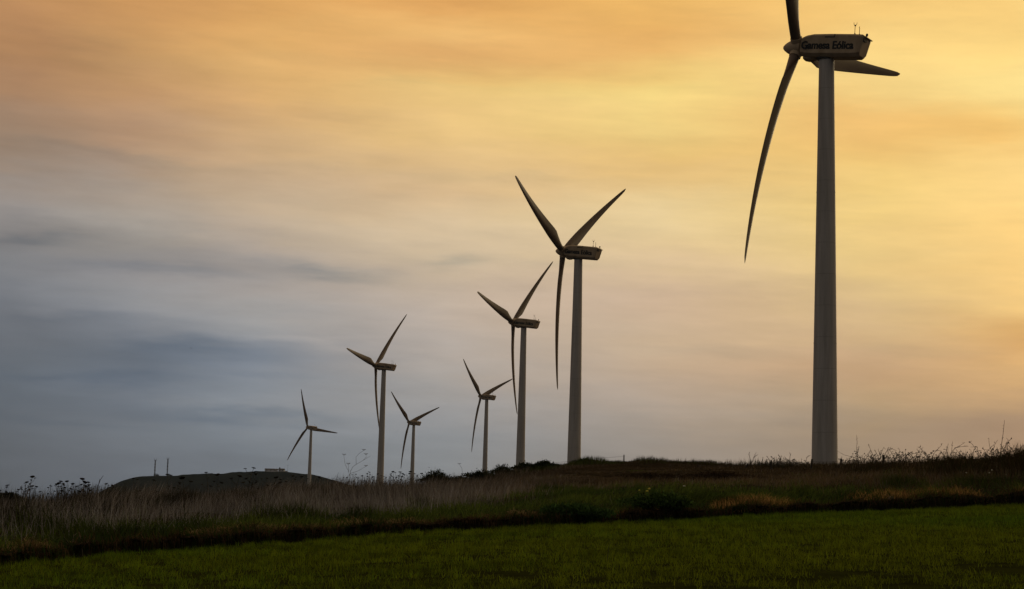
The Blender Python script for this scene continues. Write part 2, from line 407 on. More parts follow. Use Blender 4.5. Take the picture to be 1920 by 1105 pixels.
# ------------------------------------------------------------------ wind turbines
TILT = R_(7)
def blade_mesh(tip=-1.0, bow=.50):
    mb = MB(); rings = []
    n = 20
    for r in [.45, 1.0, 1.5, 2.1, 2.8, 3.6, 4.5, 5.5, 6.5, 8, 9.5, 11, 12.5, 14, 15.5, 17, 18.5, 20, 21.3, 22.3, 23.0, 23.35, 23.5]:
        t = r / 23.5
        c = np.interp(r, [0, 1.3, 2.6, 4.6, 6, 22, 23, 23.5], [.98, .98, 1.40, 2.05, 2.0, .62, .44, .12])
        th = np.interp(r, [0, 1.3, 2.6, 4.6, 8, 14, 20, 23.5], [.98, .98, .86, .70, .48, .32, .15, .03])
        be = R_(1 + 15*(1 - t)**2)
        blend = np.interp(r, [1.3, 4.2], [0, 1])
        dx = tip*t + bow*4*t*(1 - t)
        ring = []
        for k in range(n):
            a = 2*math.pi*k/n
            xc = math.cos(a)*.5                     # chord coordinate, + = trailing edge
            y = math.sin(a)*.5
            foil = y * (1 - blend*.75*max(0, (xc + .15)/.65))    # thins toward the trailing edge
            cx = (xc + .20*blend)*c                  # pitch axis near the leading third
            cy = foil*th
            # trailing-edge direction: -cos(be) Y - sin(be) X ; thickness direction perpendicular
            X = -math.sin(be)*cx + math.cos(be)*cy + dx
            Y = -math.cos(be)*cx - math.sin(be)*cy
            ring.append((X, Y, r))
        rings.append(ring)
    mb.loft(rings)
    return mb
def ringx(x, hw, zt, zb, ct, cb, slant=0.0):
    pts = [(-hw, zb + cb), (-hw, zt - ct), (-hw + ct, zt), (hw - ct, zt), (hw, zt - ct), (hw, zb + cb), (hw - cb, zb), (-hw + cb, zb)]
    return [(x - slant*(z + 1.0), y, z) for y, z in pts]
def make_turbine():
    root = empty('wind_turbine')
    H = 42.0
    mb = MB(); k = 48
    zs = np.linspace(0, H - .95, 25)
    mb.loft([[(math.cos(2*math.pi*i/k)*rr, math.sin(2*math.pi*i/k)*rr, z) for i in range(k)] for z, rr in ((z, 1.22 - .54*(z/H)) for z in zs)])
    tower = mb.build('tower', M_tower, root, smooth=True, sharp=40)
    # flange rings, door and foot
    for z in (14.0, 28.0):
        mb = MB(); r0 = 1.22 - .54*(z/H)
        mb.loft([[(math.cos(2*math.pi*i/k)*(r0 + d), math.sin(2*math.pi*i/k)*(r0 + d), z + dz) for i in range(k)] for d, dz in ((-.02, -.07), (.012, -.07), (.012, .07), (-.02, .07))])
        mb.build('flange', M_tower, tower, smooth=True, sharp=30)
    mb = MB(); mb.box((-.45, 1.08, .9), (.45, 1.27, 2.9)); mb.build('door', M_steel, tower, bevel=.03)
    # nacelle group frame: hub centre at origin of the tilted axis
    hubx = 2.9
    NM = Matrix.Translation((hubx, 0, H)) @ Matrix.Rotation(-TILT, 4, 'Y')
    NM0 = Matrix.Translation((hubx, 0, H)) @ Matrix.Rotation(-TILT*.95, 4, 'Y')
    mb = MB()
    mb.loft([ringx(-.50, .62, .72, -.66, .28, .26), ringx(-.62, .78, .88, -.82, .26, .28), ringx(-1.15, .93, 1.03, -.94, .22, .28), ringx(-1.9, 1.0, 1.13, -1.0, .17, .30),
             ringx(-3.6, 1.0, 1.15, -1.0, .16, .30), ringx(-5.7, 1.0, 1.12, -1.0, .16, .30), ringx(-6.25, 1.0, 1.08, -1.0, .18, .32, .20), ringx(-6.45, .90, .92, -.86, .2, .30, .22)])
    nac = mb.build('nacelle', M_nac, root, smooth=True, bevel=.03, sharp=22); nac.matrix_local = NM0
    # chin fairing below the front
    mb = MB(); rings = []
    for x, r in ((-.75, .25), (-.95, .5), (-1.35, .62), (-1.8, .5), (-2.1, .22)):
        rings.append([(x, math.cos(2*math.pi*i/14)*r, -.95 + math.sin(2*math.pi*i/14)*r*.62) for i in range(14)])
    mb.loft(rings); mb.build('chin_fairing', M_nac, nac, smooth=True, sharp=50)
    # yaw collar
    mb = MB(); mb.loft([[(-2.9 + math.cos(2*math.pi*i/40)*r, math.sin(2*math.pi*i/40)*r, z) for i in range(40)] for z, r in ((-1.0, .82), (-1.12, .82), (-1.2, .74))])
    mb.build('yaw_collar', M_dark, nac, smooth=True, sharp=30)
    # roof hatch strip and rear hood
    mb = MB(); mb.box((-3.95, .96, .76), (-3.05, 1.014, .86)); mb.box((-4.03, .96, .76), (-3.96, 1.014, 1.1)); mb.build('hatch_seam', M_dark, nac)
    mb = MB(); mb.box((-6.86, .15, .44), (-6.45, .90, .74)); mb.build('rear_vent', M_dark, nac)
    mb = MB(); mb.loft([[(-6.5, y, z) for y, z in ((-.9, .98), (.93, .98), (.93, .86), (-.9, .86))], [(-7.0, y, z) for y, z in ((-.9, .90), (.93, .90), (.93, .80), (-.9, .80))]])
    mb.build('rear_hood', M_nac, nac, bevel=.02)
    # weather masts
    for x, y, h, fork in ((-5.62, .2, 1.0, 1), (-6.08, .2, .72, 0)):
        mb = MB(); z0 = 1.08
        mb.tube([(x, y, z0), (x + .05, y, z0 + h)], .028, 6)
        mb.tube([(x - .22, y, z0), (x + .02, y, z0 + .32*h)], .02, 5); mb.tube([(x, y + .25, z0), (x + .02, y, z0 + .32*h)], .02, 5)
        if fork:
            for s in (-1, 1): mb.tube([(x + .05, y, z0 + h), (x + .05 + s*.13, y, z0 + h + .08), (x + .05 + s*.15, y, z0 + h + .27)], .022, 5)
            mb.box((x - .02, y - .05, z0 + h - .06), (x + .12, y + .05, z0 + h + .05))
        else:
            mb.tube([(x + .02, y, z0 + h), (x + .10, y, z0 + h + .05), (x + .06, y, z0 + h + .18)], .025, 5)
        mb.build('weather_mast', M_dark, nac)
    mb = MB()
    mb.tube([(-6.62, -.3, .95), (-6.62, -.3, 1.18)], .03, 6); mb.loft([[(-6.62 + math.cos(2*math.pi*i/10)*r, -.3 + math.sin(2*math.pi*i/10)*r, z) for i in range(10)] for z, r in ((1.16, .09), (1.2, .11), (1.36, .11), (1.42, .05))])
    mb.build('beacon', M_dark, nac)
    # lettering on the side
    cu = bpy.data.curves.new('lettering', 'FONT'); cu.body = "Gamesa E\u00f3lica"; cu.size = 1.0; cu.offset = .030; cu.extrude = .006; cu.resolution_u = 6
    tmp = link(bpy.data.objects.new('lettering_source', cu))
    dg = bpy.context.evaluated_depsgraph_get(); dg.update()
    me = bpy.data.meshes.new_from_object(tmp.evaluated_get(dg)); bpy.data.objects.remove(tmp)
    vs = np.array([v.co[:] for v in me.vertices]); x0, x1 = vs[:, 0].min(), vs[:, 0].max()
    cap = vs[:, 1].max(); wid = 5.15
    for v in me.vertices:
        a = (v.co.x - x0) / (x1 - x0)
        px = -.78 - a*wid; pz = -.30 + v.co.y*(.80/.78)
        v.co = Vector((px, 1.004 + v.co.z + (.0 if a > .15 else 0), pz))
    # a second, slightly shifted pass makes the strokes heavy
    bm = bmesh.new(); bm.from_mesh(me); g = bmesh.ops.duplicate(bm, geom=bm.verts[:] + bm.edges[:] + bm.faces[:])
    for v in g['geom']:
        if isinstance(v, bmesh.types.BMVert): v.co.x -= .035; v.co.y += .002
    bm.to_mesh(me); bm.free()
    me.materials.clear(); me.materials.append(M_letter)
    let = link(bpy.data.objects.new('lettering', me), nac)
    # rotor hub with spinner nose
    mb = MB(); rings = []
    for x, r in ((1.45, .03), (1.40, .16), (1.25, .32), (1.0, .50), (.65, .68), (.3, .79), (-.1, .84), (-.42, .80), (-.48, .6)):
        rings.append([(x, math.cos(2*math.pi*i/28)*r, math.sin(2*math.pi*i/28)*r) for i in range(28)])
    mb.loft(rings); hub = mb.build('rotor_hub', M_nac, root, smooth=True, sharp=35); hub.matrix_local = NM
    bm_ = blade_mesh()
    blades = []
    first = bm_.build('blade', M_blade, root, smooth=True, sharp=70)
    # root sleeve
    mb = MB()
    mb.loft([[(math.cos(2*math.pi*i/24)*.56, math.sin(2*math.pi*i/24)*.56, z) for i in range(24)] for z in (.4, 1.02)])
    mb.build('root_sleeve', M_nac, first, smooth=True, sharp=30)
    blades = [first, copy_tree(first, root), copy_tree(first, root)]
    return root, blades, tower, NM
TUR = [  # hub xyz, yaw, rotor angle, label
 ((26.35, 158.8, 44.3), 31.8, 83.2, 'nearest and largest wind turbine, dark against yellow sky, its top blade out of frame'),
 ((8.5, 289.5, 43.0), 28.7, 53.2, 'second largest wind turbine, rising from the rounded hilltop with two blades in a V'),
 ((.5, 422.5, 44.1), 26.1, 42.1, 'wind turbine just left of the hilltop one, its lowest blade touching its own tower'),
 ((-42.7, 547.1, 41.6), 22.2, 38.8, 'tallest grey wind turbine above the weedy ridge, between two much smaller ones'),
 ((-49.4, 858.2, 36.6), 34.9, 67.5, 'small wind turbine beside the round dark shrub, left of it'),
 ((-11.8, 715.5, 42.3), 31.2, 67.3, 'small wind turbine behind the dark hedge, right blade tip touching the next rotor'),
 ((-114, 980.7, 37.3), 39.2, 95.1, 'smallest, leftmost wind turbine, in front of the far hill, one blade pointing up'),
]
proto = make_turbine()
def pose(root, hub, yaw, th, label):
    H = 42.0
    ax = Vector((-math.cos(R_(yaw)), math.sin(R_(yaw)), 0))
    base = Vector(hub) - ax*2.9
    root.rotation_euler = (0, 0, math.atan2(ax.y, ax.x))
    gz = zg(base.x, base.y)
    s = hub[2] - H
    root.location = (base.x, base.y, s)
    NM = Matrix.Translation((2.9, 0, H)) @ Matrix.Rotation(-TILT, 4, 'Y')
    k = 0
    for ch in root.children:
        if ch.name.split('.')[0] == 'blade':
            ch.matrix_local = NM @ Matrix.Rotation(R_(th + 120*k), 4, 'X'); k += 1
        if ch.name.split('.')[0] == 'tower':
            ft = gz - s - .3                        # tower foot meets the ground behind the crest
            ch.location.z = ft; ch.scale.z = (H - .95 - ft) / (H - .95)
    tag(root, label, 'wind turbine', 'row of wind turbines')
trees = [proto[0]] + [copy_tree(proto[0]) for _ in TUR[1:]]
bent = blade_mesh(-1.6, .62)
tmp = bent.build('blade', M_blade, None, smooth=True, sharp=70); bent_me = tmp.data; bpy.data.objects.remove(tmp)
for rt_, (hb, yw, th, lb) in zip(trees, TUR): pose(rt_, hb, yw, th, lb)
for ch in trees[0].children:                            # the nearest rotor stands in stronger wind, its blades flexed further back
    if ch.name.split('.')[0] == 'blade': ch.data = bent_me

# ------------------------------------------------------------------ grasses
def blades_mesh(name, P, H, W, lean, col, mat, seed=1, tipcol=1.25):
    n = len(P); r = np.random.default_rng(seed); th = r.uniform(0, math.pi, n)
    wx = np.stack([np.cos(th), np.sin(th)*.6, 0*th], -1)*(W/2)[:, None]
    L3 = np.concatenate([lean, np.zeros((n, 1))], 1)
    upv = np.array([0, 0, 1.0])
    m = P + L3*.35 + upv*(H*.55)[:, None]; t = P + L3 + upv*(H*np.sqrt(np.maximum(.1, 1 - (np.linalg.norm(lean, axis=1)/np.maximum(H, .01)*.6)**2)))[:, None]
    V = np.stack([P - wx, P + wx, m + wx*.75, m - wx*.75, t], 1).reshape(-1, 3)
    b = np.arange(n)*5
    quad = np.stack([b, b+1, b+2, b+3], -1); tri = np.stack([b+3, b+2, b+4], -1)
    idx = np.concatenate([quad, tri], 1).ravel(); ct = np.tile([4, 3], n)
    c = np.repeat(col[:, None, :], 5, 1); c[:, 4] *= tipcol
    o = mesh_np(name, V, idx, ct, mat, col=c.reshape(-1, 3))
    return o
def scatter(n, u0, u1, D0, D1, seed):
    r = np.random.default_rng(seed)
    u = r.uniform(u0, u1, n); D = np.sqrt(r.uniform(D0**2, D1**2, n))
    return u, D, r
# -- the sown field
u, D, r = scatter(860000, -.52, .52, 14, 68, 3)
de, dc, zb, zc, _ = prof(u)
x, y = u*D, D
g = vnoise(x, y, 51, 1.1, 5); g2 = vnoise(x, y, 52, .16, 3); g3 = vnoise(x, y, 53, 3.2, 4); g4 = vnoise(x, y*.6, 54, 9.0, 3)
near = np.clip((31 - D)/9, 0, 1)
bare = (g*.55 + g3*.8) > (.74 - .52*near - .30*np.clip((u - .02)/.2, 0, 1)*np.clip((29 - D)/5, 0, 1))          # gaps where the soil shows, more of them close by
keep = (D < de + .05) & ~bare & (r.uniform(size=len(u)) < .45 + .55*(g4 > -.15))
u, D, x, y, g, g2, g3, g4 = [a[keep] for a in (u, D, x, y, g, g2, g3, g4)]
n = len(u)
P = np.stack([x, y, zfun(u, D) - .01], -1)
H = (np.random.default_rng(4).normal(.085, .022, n)*(1 + .3*g4 + .35*g3)).clip(.03, .24)
r = np.random.default_rng(5)
yel = np.clip(.5 + .7*g2 + .35*r.normal(size=n), 0, 1)[:, None]
col = np.array([.078, .146, .010])*(1 - yel) + np.array([.122, .154, .008])*yel
col = col*(1 + .25*g[:, None] + .3*g4[:, None]).clip(.3, 2)*(r.normal(1, .28, n).clip(.3, 2))[:, None]
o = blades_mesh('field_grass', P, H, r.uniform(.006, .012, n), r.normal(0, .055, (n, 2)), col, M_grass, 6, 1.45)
tag(o, 'short green crop covering the near field', 'grass', kind='stuff')

# -- slope vegetation
u, D, r = scatter(800000, -.46, .46, 26, 134, 13)
de, dc, zb, zc, _ = prof(u)
ok = (D > de + .25) & (D < dc*1.05)
u, D = u[ok], D[ok]; de, dc, zb, zc, _ = prof(u)
x, y = u*D, D; z = zfun(u, D)
e = (z - 1.6)/D; eb = (zb - 1.6)/(de + .5); ec = (zc - 1.6)/dc
s = np.clip((e - eb)/(ec - eb), 0, 1.05)
n1 = vnoise(x, y, 61, .22, 4); n2 = vnoise(x, y, 62, .9, 4)
n = len(u); r = np.random.default_rng(14)
left = np.clip((.06 - u)/.12, 0, 1)                 # 1 on the left, 0 on the right
bound = np.where(left > .5, .40, .44) + .22*n1 + .14*n2 + .10*r.normal(size=n)
green = s < bound
hilltop = np.clip((u - .0)/.04, 0, 1)*np.clip((.24 - u)/.12, 0, 1)*np.clip((s - .45)/.25, 0, 1)
# density falls where nothing tall grows
dn = np.clip(.35 + .65*(n2 > -.35), 0, 1)
kp = r.uniform(size=n) < np.where(green, .75, dn)
u, D, x, y, z, s, n1, n2, left, green, hilltop = [a[kp] for a in (u, D, x, y, z, s, n1, n2, left, green, hilltop)]
n = len(u); r = np.random.default_rng(15)
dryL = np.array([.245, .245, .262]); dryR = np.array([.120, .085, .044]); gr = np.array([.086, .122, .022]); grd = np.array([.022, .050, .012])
patch = np.zeros(n)
for ppx, ppy, wx_, wy_ in ((232, 1008, 2.2, 3.0), (100, 1000, 1.6, 2.0), (360, 990, 1.0, 1.6), (545, 975, 2.0, 3.0), (660, 975, 1.3, 2.0), (790, 955, .8, 2), (1030, 925, 1.6, 5), (1600, 935, 2.2, 2.6), (1845, 915, 2.6, 2.2), (1500, 935, 1.0, 2.0), (1690, 912, 1.4, 2.5), (1330, 945, 1.5, 3.0), (780, 990, 1.4, 1.0)):
    Dp = hit(ppx, ppy); xp = ray(ppx, ppy)[0]*Dp; patch = np.maximum(patch, np.exp(-((x - xp)/(wx_*.62))**2 - ((y - Dp)/(wy_*.55))**2))
patch = np.clip(patch*(1 + .5*n2), 0, 1)
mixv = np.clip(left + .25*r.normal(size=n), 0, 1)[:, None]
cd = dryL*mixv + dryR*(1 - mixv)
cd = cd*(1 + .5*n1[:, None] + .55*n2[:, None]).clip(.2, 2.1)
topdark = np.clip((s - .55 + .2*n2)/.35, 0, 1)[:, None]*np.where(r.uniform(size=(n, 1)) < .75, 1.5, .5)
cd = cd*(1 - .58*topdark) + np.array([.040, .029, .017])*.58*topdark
cg = gr*np.clip(.5 + n2, 0, 1)[:, None] + grd*np.clip(.5 - n2, 0, 1)[:, None]
cg = cg*(1 - .65*patch[:, None])
col = np.where((green | (patch > .45))[:, None], cg, cd)*(r.normal(1, .32, n).clip(.3, 2.2))[:, None]
H = np.where(green, r.uniform(.12, .34, n)*(1 + .4*n2), r.uniform(.14, .60, n)*(.75 + .35*left)*(1 + .8*n2).clip(.25, 1.8))
H = np.where(patch > .3, H*.6 + .38*patch, H)
H = (H*(1 - .66*hilltop)).clip(.05, 1.1)
green = green | (patch > .45)
lean = r.normal(0, .17, (n, 2)) + np.stack([.06 + .16*n1, 0*n1], -1)*(H/.4)[:, None]
W = np.where(green, r.uniform(.012, .022, n), r.uniform(.007, .016, n))
P = np.stack([x, y, z - .02], -1)
dry = ~green
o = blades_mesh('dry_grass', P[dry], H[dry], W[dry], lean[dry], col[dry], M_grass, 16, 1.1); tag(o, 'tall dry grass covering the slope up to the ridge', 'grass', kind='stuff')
o = blades_mesh('green_grass', P[green], H[green], W[green], lean[green]*1.4, col[green], M_grass, 17); tag(o, 'rough green grass along the lower slope above the dark bank', 'grass', kind='stuff')

# -- straw hanging over and lying on the bank
u, D, r = scatter(380000, -.45, .45, 26, 66, 23)
de, dc, zb, zc, _ = prof(u)
k = vnoise(u*D, D, 71, .8, 4)
w = np.where(u > .12, 2.6, 1.5)
ok = (D > de + .12) & (D < de + .4 + w*np.clip(.25 + 1.3*k, 0, 1.3)) & (k > -.12)
u, D, k = u[ok], D[ok], k[ok]
n = len(u); r = np.random.default_rng(24)
P = np.stack([u*D, D, zfun(u, D)], -1)
ang = r.uniform(0, 6.28, n); ln = r.uniform(.15, .5, n)
straw_l = (1 + 1.1*vnoise(u*D, D*1.5, 74, 1.6, 4)).clip(.2, 2.2)[:, None]
lean = np.stack([np.cos(ang)*ln, np.sin(ang)*ln*.7 - .12], -1)
H = r.uniform(.03, .20, n)*(1 + .5*k)*np.where(u > .1, 1.5, 1)
straw = straw_l*np.array([.120, .085, .046])*(r.normal(1, .4, n).clip(.25, 2.4))[:, None]
straw = np.where((u > .06)[:, None], straw*np.array([2.0, 1.65, 1.2]), straw*1.35)
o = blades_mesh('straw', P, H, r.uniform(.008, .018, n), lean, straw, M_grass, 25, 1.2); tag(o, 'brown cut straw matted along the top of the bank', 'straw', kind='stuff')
u, D, r = scatter(150000, -.45, .45, 26, 66, 27)
de, dc, zb, zc, _ = prof(u)
k = vnoise(u*D*1.3, D*.2, 73, 1.1, 4)
D = de + r.uniform(.0, .22, len(u)); ok = (r.uniform(size=len(u)) < .13) & (k > -.35); u, D, k, zb = u[ok], D[ok], k[ok], zb[ok]; n = len(u)
P = np.stack([u*D, D, zb - r.uniform(0, .16, n)], -1)
ln = r.uniform(.08, .38, n)*(1 + .6*k)
me_l = np.stack([r.normal(0, .09, n), -r.uniform(.05, .22, n)], -1)
hang = np.where(r.uniform(size=n) < .45, .6, -.7)*ln
colh = np.array([.085, .055, .028])*(r.normal(1, .45, n).clip(.2, 2.4))[:, None]
gq = (k > .25) & (r.uniform(size=n) < .8); colh[gq] = np.array([.03, .055, .012])*(r.normal(1, .3, gq.sum()).clip(.3, 2))[:, None]
th_ = r.uniform(0, math.pi, n); W = r.uniform(.010, .022, n)
wx = np.stack([np.cos(th_), np.sin(th_)*.5, 0*th_], -1)*(W/2)[:, None]
m_ = P + np.stack([me_l[:, 0]*.6, me_l[:, 1]*.8, np.where(hang < 0, .05, hang*.6)], -1); t_ = P + np.stack([me_l[:, 0], me_l[:, 1], hang], -1)
V = np.stack([P - wx, P + wx, m_ + wx*.8, m_ - wx*.8, t_], 1).reshape(-1, 3); b_ = np.arange(n)*5
idx = np.concatenate([np.stack([b_, b_+1, b_+2, b_+3], -1), np.stack([b_+3, b_+2, b_+4], -1)], 1).ravel()
o = mesh_np('hanging_straw', V, idx, np.tile([4, 3], n), M_grass, col=np.repeat(colh, 5, 0)); tag(o, 'straw and grass hanging over the dark face of the bank', 'straw', kind='stuff')
# -- taller dark grass along the right-hand skyline
n = 26000; r = np.random.default_rng(33)
px = r.uniform(1560, 2150, n); uu_ = np.array([0.0])
u = (px - 960)/F*1.008 + .002; de, dc, zb, zc, _ = prof(u)
D = dc*r.uniform(.86, 1.04, n)
amp = np.interp(px, [1560, 1640, 1760, 1860, 1930, 2150], [.15, .4, .55, .75, .9, .9])
cl = vnoise(u*D*3, D*.6, 81, 1.0, 4)
H = amp*r.uniform(.35, 1.0, n)*(1 + .5*cl).clip(.3, 1.6)
col = np.array([.030, .020, .008])*(r.normal(1, .35, n).clip(.3, 2.2))[:, None]
col = np.where((r.uniform(size=n) < .35)[:, None], np.array([.022, .026, .006])*np.ones((n, 1)), col)
o = blades_mesh('ridge_grass', np.stack([u*D, D, zfun(u, D) - .03], -1), H, r.uniform(.012, .03, n), r.normal(0, .12, (n, 2)), col, M_grass, 34)
tag(o, 'tall dark grass fringing the ridge at the right', 'grass', kind='stuff')

n = 16000; r = np.random.default_rng(46)
px = r.uniform(940, 1600, n); u = (px - 960)/F*1.008 + .002; de, dc, zb, zc, _ = prof(u)
D = dc*r.uniform(.93, 1.02, n); cl = vnoise(u*D*1.1, D*.2, 85, 1.0, 5); k = cl > -.3; u, D, cl, px = u[k], D[k], cl[k], px[k]; n = len(u)
H = r.uniform(.08, .30, n)*(1 + 1.3*cl).clip(.3, 2.3)
col = np.array([.034, .027, .011])*(r.normal(1, .4, n).clip(.3, 2.2))[:, None]
gq = r.uniform(size=n) < np.interp(px, [940, 1050, 1150, 1300], [.6, .9, .5, .1]); col[gq] = np.array([.045, .065, .014])*(r.normal(1, .3, gq.sum()).clip(.4, 2))[:, None]
o = blades_mesh('hilltop_grass', np.stack([u*D, D, zfun(u, D) - .03], -1), H, r.uniform(.012, .03, n), r.normal(0, .09, (n, 2)), col, M_grass, 47)
tag(o, 'short ragged grass along the rounded hilltop', 'grass', kind='stuff')
n = 30000; r = np.random.default_rng(43)
px = r.uniform(-150, 640, n); u = (px - 960)/F*1.008 + .002; de, dc, zb, zc, _ = prof(u)
D = dc*r.uniform(.80, 1.02, n); low = r.uniform(size=n) < .4; D = np.where(low, dc*r.uniform(.66, .9, n), D); cl = vnoise(u*D*1.6, D*.3, 83, 1.0, 4)
k = (cl > -.25) & (~low | (cl > .2)); u, D, cl, px = u[k], D[k], cl[k], px[k]; n = len(u)
H = r.uniform(.25, .62, n)*(1 + .8*cl).clip(.4, 1.7)*np.interp(px, [-150, 200, 640], [1.15, 1.0, .75])
col = np.array([.022, .021, .014])*(r.normal(1, .4, n).clip(.3, 2.2))[:, None]
o = blades_mesh('weed_fringe', np.stack([u*D, D, zfun(u, D) - .03], -1), H, r.uniform(.012, .03, n), r.normal(0, .09, (n, 2)), col, M_grass, 44)
tag(o, 'dark leafy weeds fringing the skyline at the left', 'weeds', kind='stuff')

# ------------------------------------------------------------------ shrubs
def leaf_cloud(blobs, n, size, base, seed, var=.35):
    """blobs: list of (centre, radii). Small folded leaves near the blob shells."""
    r = np.random.default_rng(seed); vol = np.array([np.prod(b[1])**(2/3) for b in blobs]); ids = r.choice(len(blobs), n, p=vol/vol.sum())
    C = np.array([b[0] for b in blobs])[ids]; Rr = np.array([b[1] for b in blobs])[ids]
    d = r.normal(size=(n, 3)); d /= np.linalg.norm(d, axis=1)[:, None]; d[:, 2] = np.abs(d[:, 2])*np.where(r.uniform(size=n) < .8, 1, -1)
    rad = r.uniform(.35, 1.05, n)**.6*(1 + .20*np.sin(d[:, 0]*7 + seed)*np.sin(d[:, 2]*9 + ids) + .17*r.normal(size=n))
    P = C + d*Rr*rad[:, None]
    a = r.normal(size=(n, 3)) + d*.8; a /= np.linalg.norm(a, axis=1)[:, None]
    b = np.cross(a, r.normal(size=(n, 3))); b /= np.linalg.norm(b, axis=1)[:, None]
    sz = size*r.uniform(.6, 1.5, n)[:, None]
    V = np.stack([P, P + a*sz*.5 + b*sz*.28, P + a*sz*1.1, P + a*sz*.5 - b*sz*.28], 1).reshape(-1, 3)
    col = np.asarray(base)*(r.normal(1, var, n).clip(.3, 2.2))[:, None]
    col = col*(1 + .25*np.sin(ids*2.3))[:, None]
    return V, np.arange(4*n), np.full(n, 4), np.repeat(col, 4, 0)
def shrub(name, px, D, w, h, label, cat, group=None, base=(.020, .028, .009), n=2600, size=.09, seed=1, low=0.0, blobs=7):
    r = random.Random(seed); u = ray(px, 900)[0]; x = u*D; z = zg(x, D)
    root = empty(name, (x, D, z))
    bl = []
    for i in range(blobs):
        a = (i + .5)/blobs*2 - 1
        bl.append(((a*w*.36 + r.uniform(-.08, .08)*w, r.uniform(-.3, .3)*w*.6, h*(.36 + .22*r.random()*(1 - abs(a)))), (w*r.uniform(.20, .30), w*r.uniform(.18, .28), h*r.uniform(.26, .52)*(1 - .5*abs(a))*r.choice((.7, 1, 1.1)))))
    V, idx, ct, c = leaf_cloud(bl, n, size, base, seed)
    mesh_np('foliage', V, idx, ct, M_leaf, col=c, parent=root)
    mb = MB()
    for b in bl:
        c0 = b[0]; mb.tube([(c0[0]*.2, c0[1]*.2, -.1), (c0[0]*.6, c0[1]*.6, c0[2]*.5), (c0[0], c0[1], c0[2] + b[1][2]*.6)], [.035, .025, .012], 5)
    mb.build('stem', M_stem, root)
    tag(root, label, cat, group); return root
shrub('dark_shrub', 818, 97, 1.75, 1.05, 'round dark shrub at the left end of the hedge, left of the thin-stemmed flower head', 'shrub', None, seed=3, n=5200, size=.075, blobs=9)
for i, (px, D, w, h, lb) in enumerate([
    (868, 101, 1.9, .62, 'low dark shrub next to the round shrub in the ridge hedge'),
    (903, 105, 2.1, .85, 'dark hedge shrub directly in front of the small turbine tower behind the hedge'),
    (945, 110, 2.3, .90, 'dark hedge shrub between the two turbine towers behind the hedge'),
    (985, 113, 1.9, .80, 'dark shrub at the foot of the third tallest turbine'),
    (1020, 116, 1.8, .62, 'low shrub at the right end of the hedge below the first fence post')]):
    shrub('hedge_shrub', px, D, w, h, lb, 'shrub', 'hedge shrubs along the ridge', seed=20 + i, n=3600, size=.085, blobs=8)
shrub('dark_shrub', 1100, 121, 1.7, .30, 'low dark shrub on the hilltop at the foot of the second tallest turbine', 'shrub', None, seed=31, n=2200, size=.08)
shrub('green_shrub', 1240, hit(1240, 957), 1.9, .52, 'dense dark green shrub on the slope behind the yellow flowers', 'shrub', None, base=(.050, .088, .020), seed=32, n=4200, size=.085, blobs=9)
shrub('leafy_shrub', 1080, hit(1080, 974), 1.9, .40, 'leafy green creeper growing over the dark bank edge', 'shrub', None, base=(.040, .078, .022), seed=33, n=2600, size=.11)
shrub('dark_shrub', 14, 62, 1.5, .66, 'dark bush on the skyline at the left edge', 'shrub', None, base=(.020, .024, .012), seed=38, n=3200, size=.09, blobs=8)
shrub('dark_shrub', 1240, hit(1240, 899), 3.0, .26, 'dark scrub patch on the hillside left of the first old stake', 'shrub', None, base=(.034, .024, .014), seed=39, n=1300, size=.09)
shrub('dark_shrub', 1355, hit(1355, 899), 3.6, .30, 'dark scrub patch on the hillside below the hilltop, beside the leaning stake', 'shrub', None, base=(.030, .020, .012), seed=40, n=1500, size=.09)

# ------------------------------------------------------------------ tall weeds with dark flower heads
def make_weed(seed, h):
    r = random.Random(seed); root = empty('flowering_weed')
    mb = MB(); tops = []
    lean = r.uniform(-.18, .18)
    pts = [(0, 0, -.15), (lean*.2*h, 0, .4*h), (lean*.6*h, r.uniform(-.05, .05), .75*h), (lean*h, r.uniform(-.05, .05), h)]
    mb.tube(pts, [.010, .009, .007, .005], 4); tops.append((pts[-1], r.uniform(.06, .095)))
    for k in range(r.randint(2, 4)):
        t = r.uniform(.45, .8); b = (lean*t*h*.8, 0, t*h); sx = r.choice((-1, 1))*r.uniform(.08, .28); zt = min(h*.97, t*h + r.uniform(.12, .32)*h)
        e = (b[0] + sx, r.uniform(-.15, .15), zt); mb.tube([b, (b[0] + sx*.7, e[1]*.5, (b[2] + zt)/2 - .02), e], [.007, .006, .004], 4); tops.append((e, r.uniform(.04, .07)))
    for k in range(18):                                  # stem leaves
        t = r.uniform(.1, .7); a = r.uniform(0, 6.28); l = r.uniform(.05, .16); p = Vector((lean*t*h*.8, 0, t*h)); d = Vector((math.cos(a)*l, math.sin(a)*l, r.uniform(-.03, .09)))
        q = Vector((-math.sin(a), math.cos(a), 0))*.018
        mb.add([p - q*.4, p + d*.5 - q, p + d, p + d*.5 + q], [(0, 1, 2, 3)])
    mb.build('stem', M_stem, root)
    for p, rr in tops:
        hb = MB(); flat = r.uniform(.3, .6); ang = r.uniform(-.35, .35); rings = []
        for z_, q in ((-.75, .25), (-.4, .7), (0, 1), (.35, .8), (.6, .3)):
            rings.append([(p[0] + math.cos(2*math.pi*i/9)*rr*q*(1 + .2*math.sin(i*3.1)), p[1] + math.sin(2*math.pi*i/9)*rr*q, p[2] + z_*rr*flat + math.cos(2*math.pi*i/9)*rr*q*ang) for i in range(9)])
        hb.loft(rings); hb.build('flower_head', M_head, root)
    return root
variants = [make_weed(100 + i, 1.0) for i in range(6)]
used = set()
wr = random.Random(5)
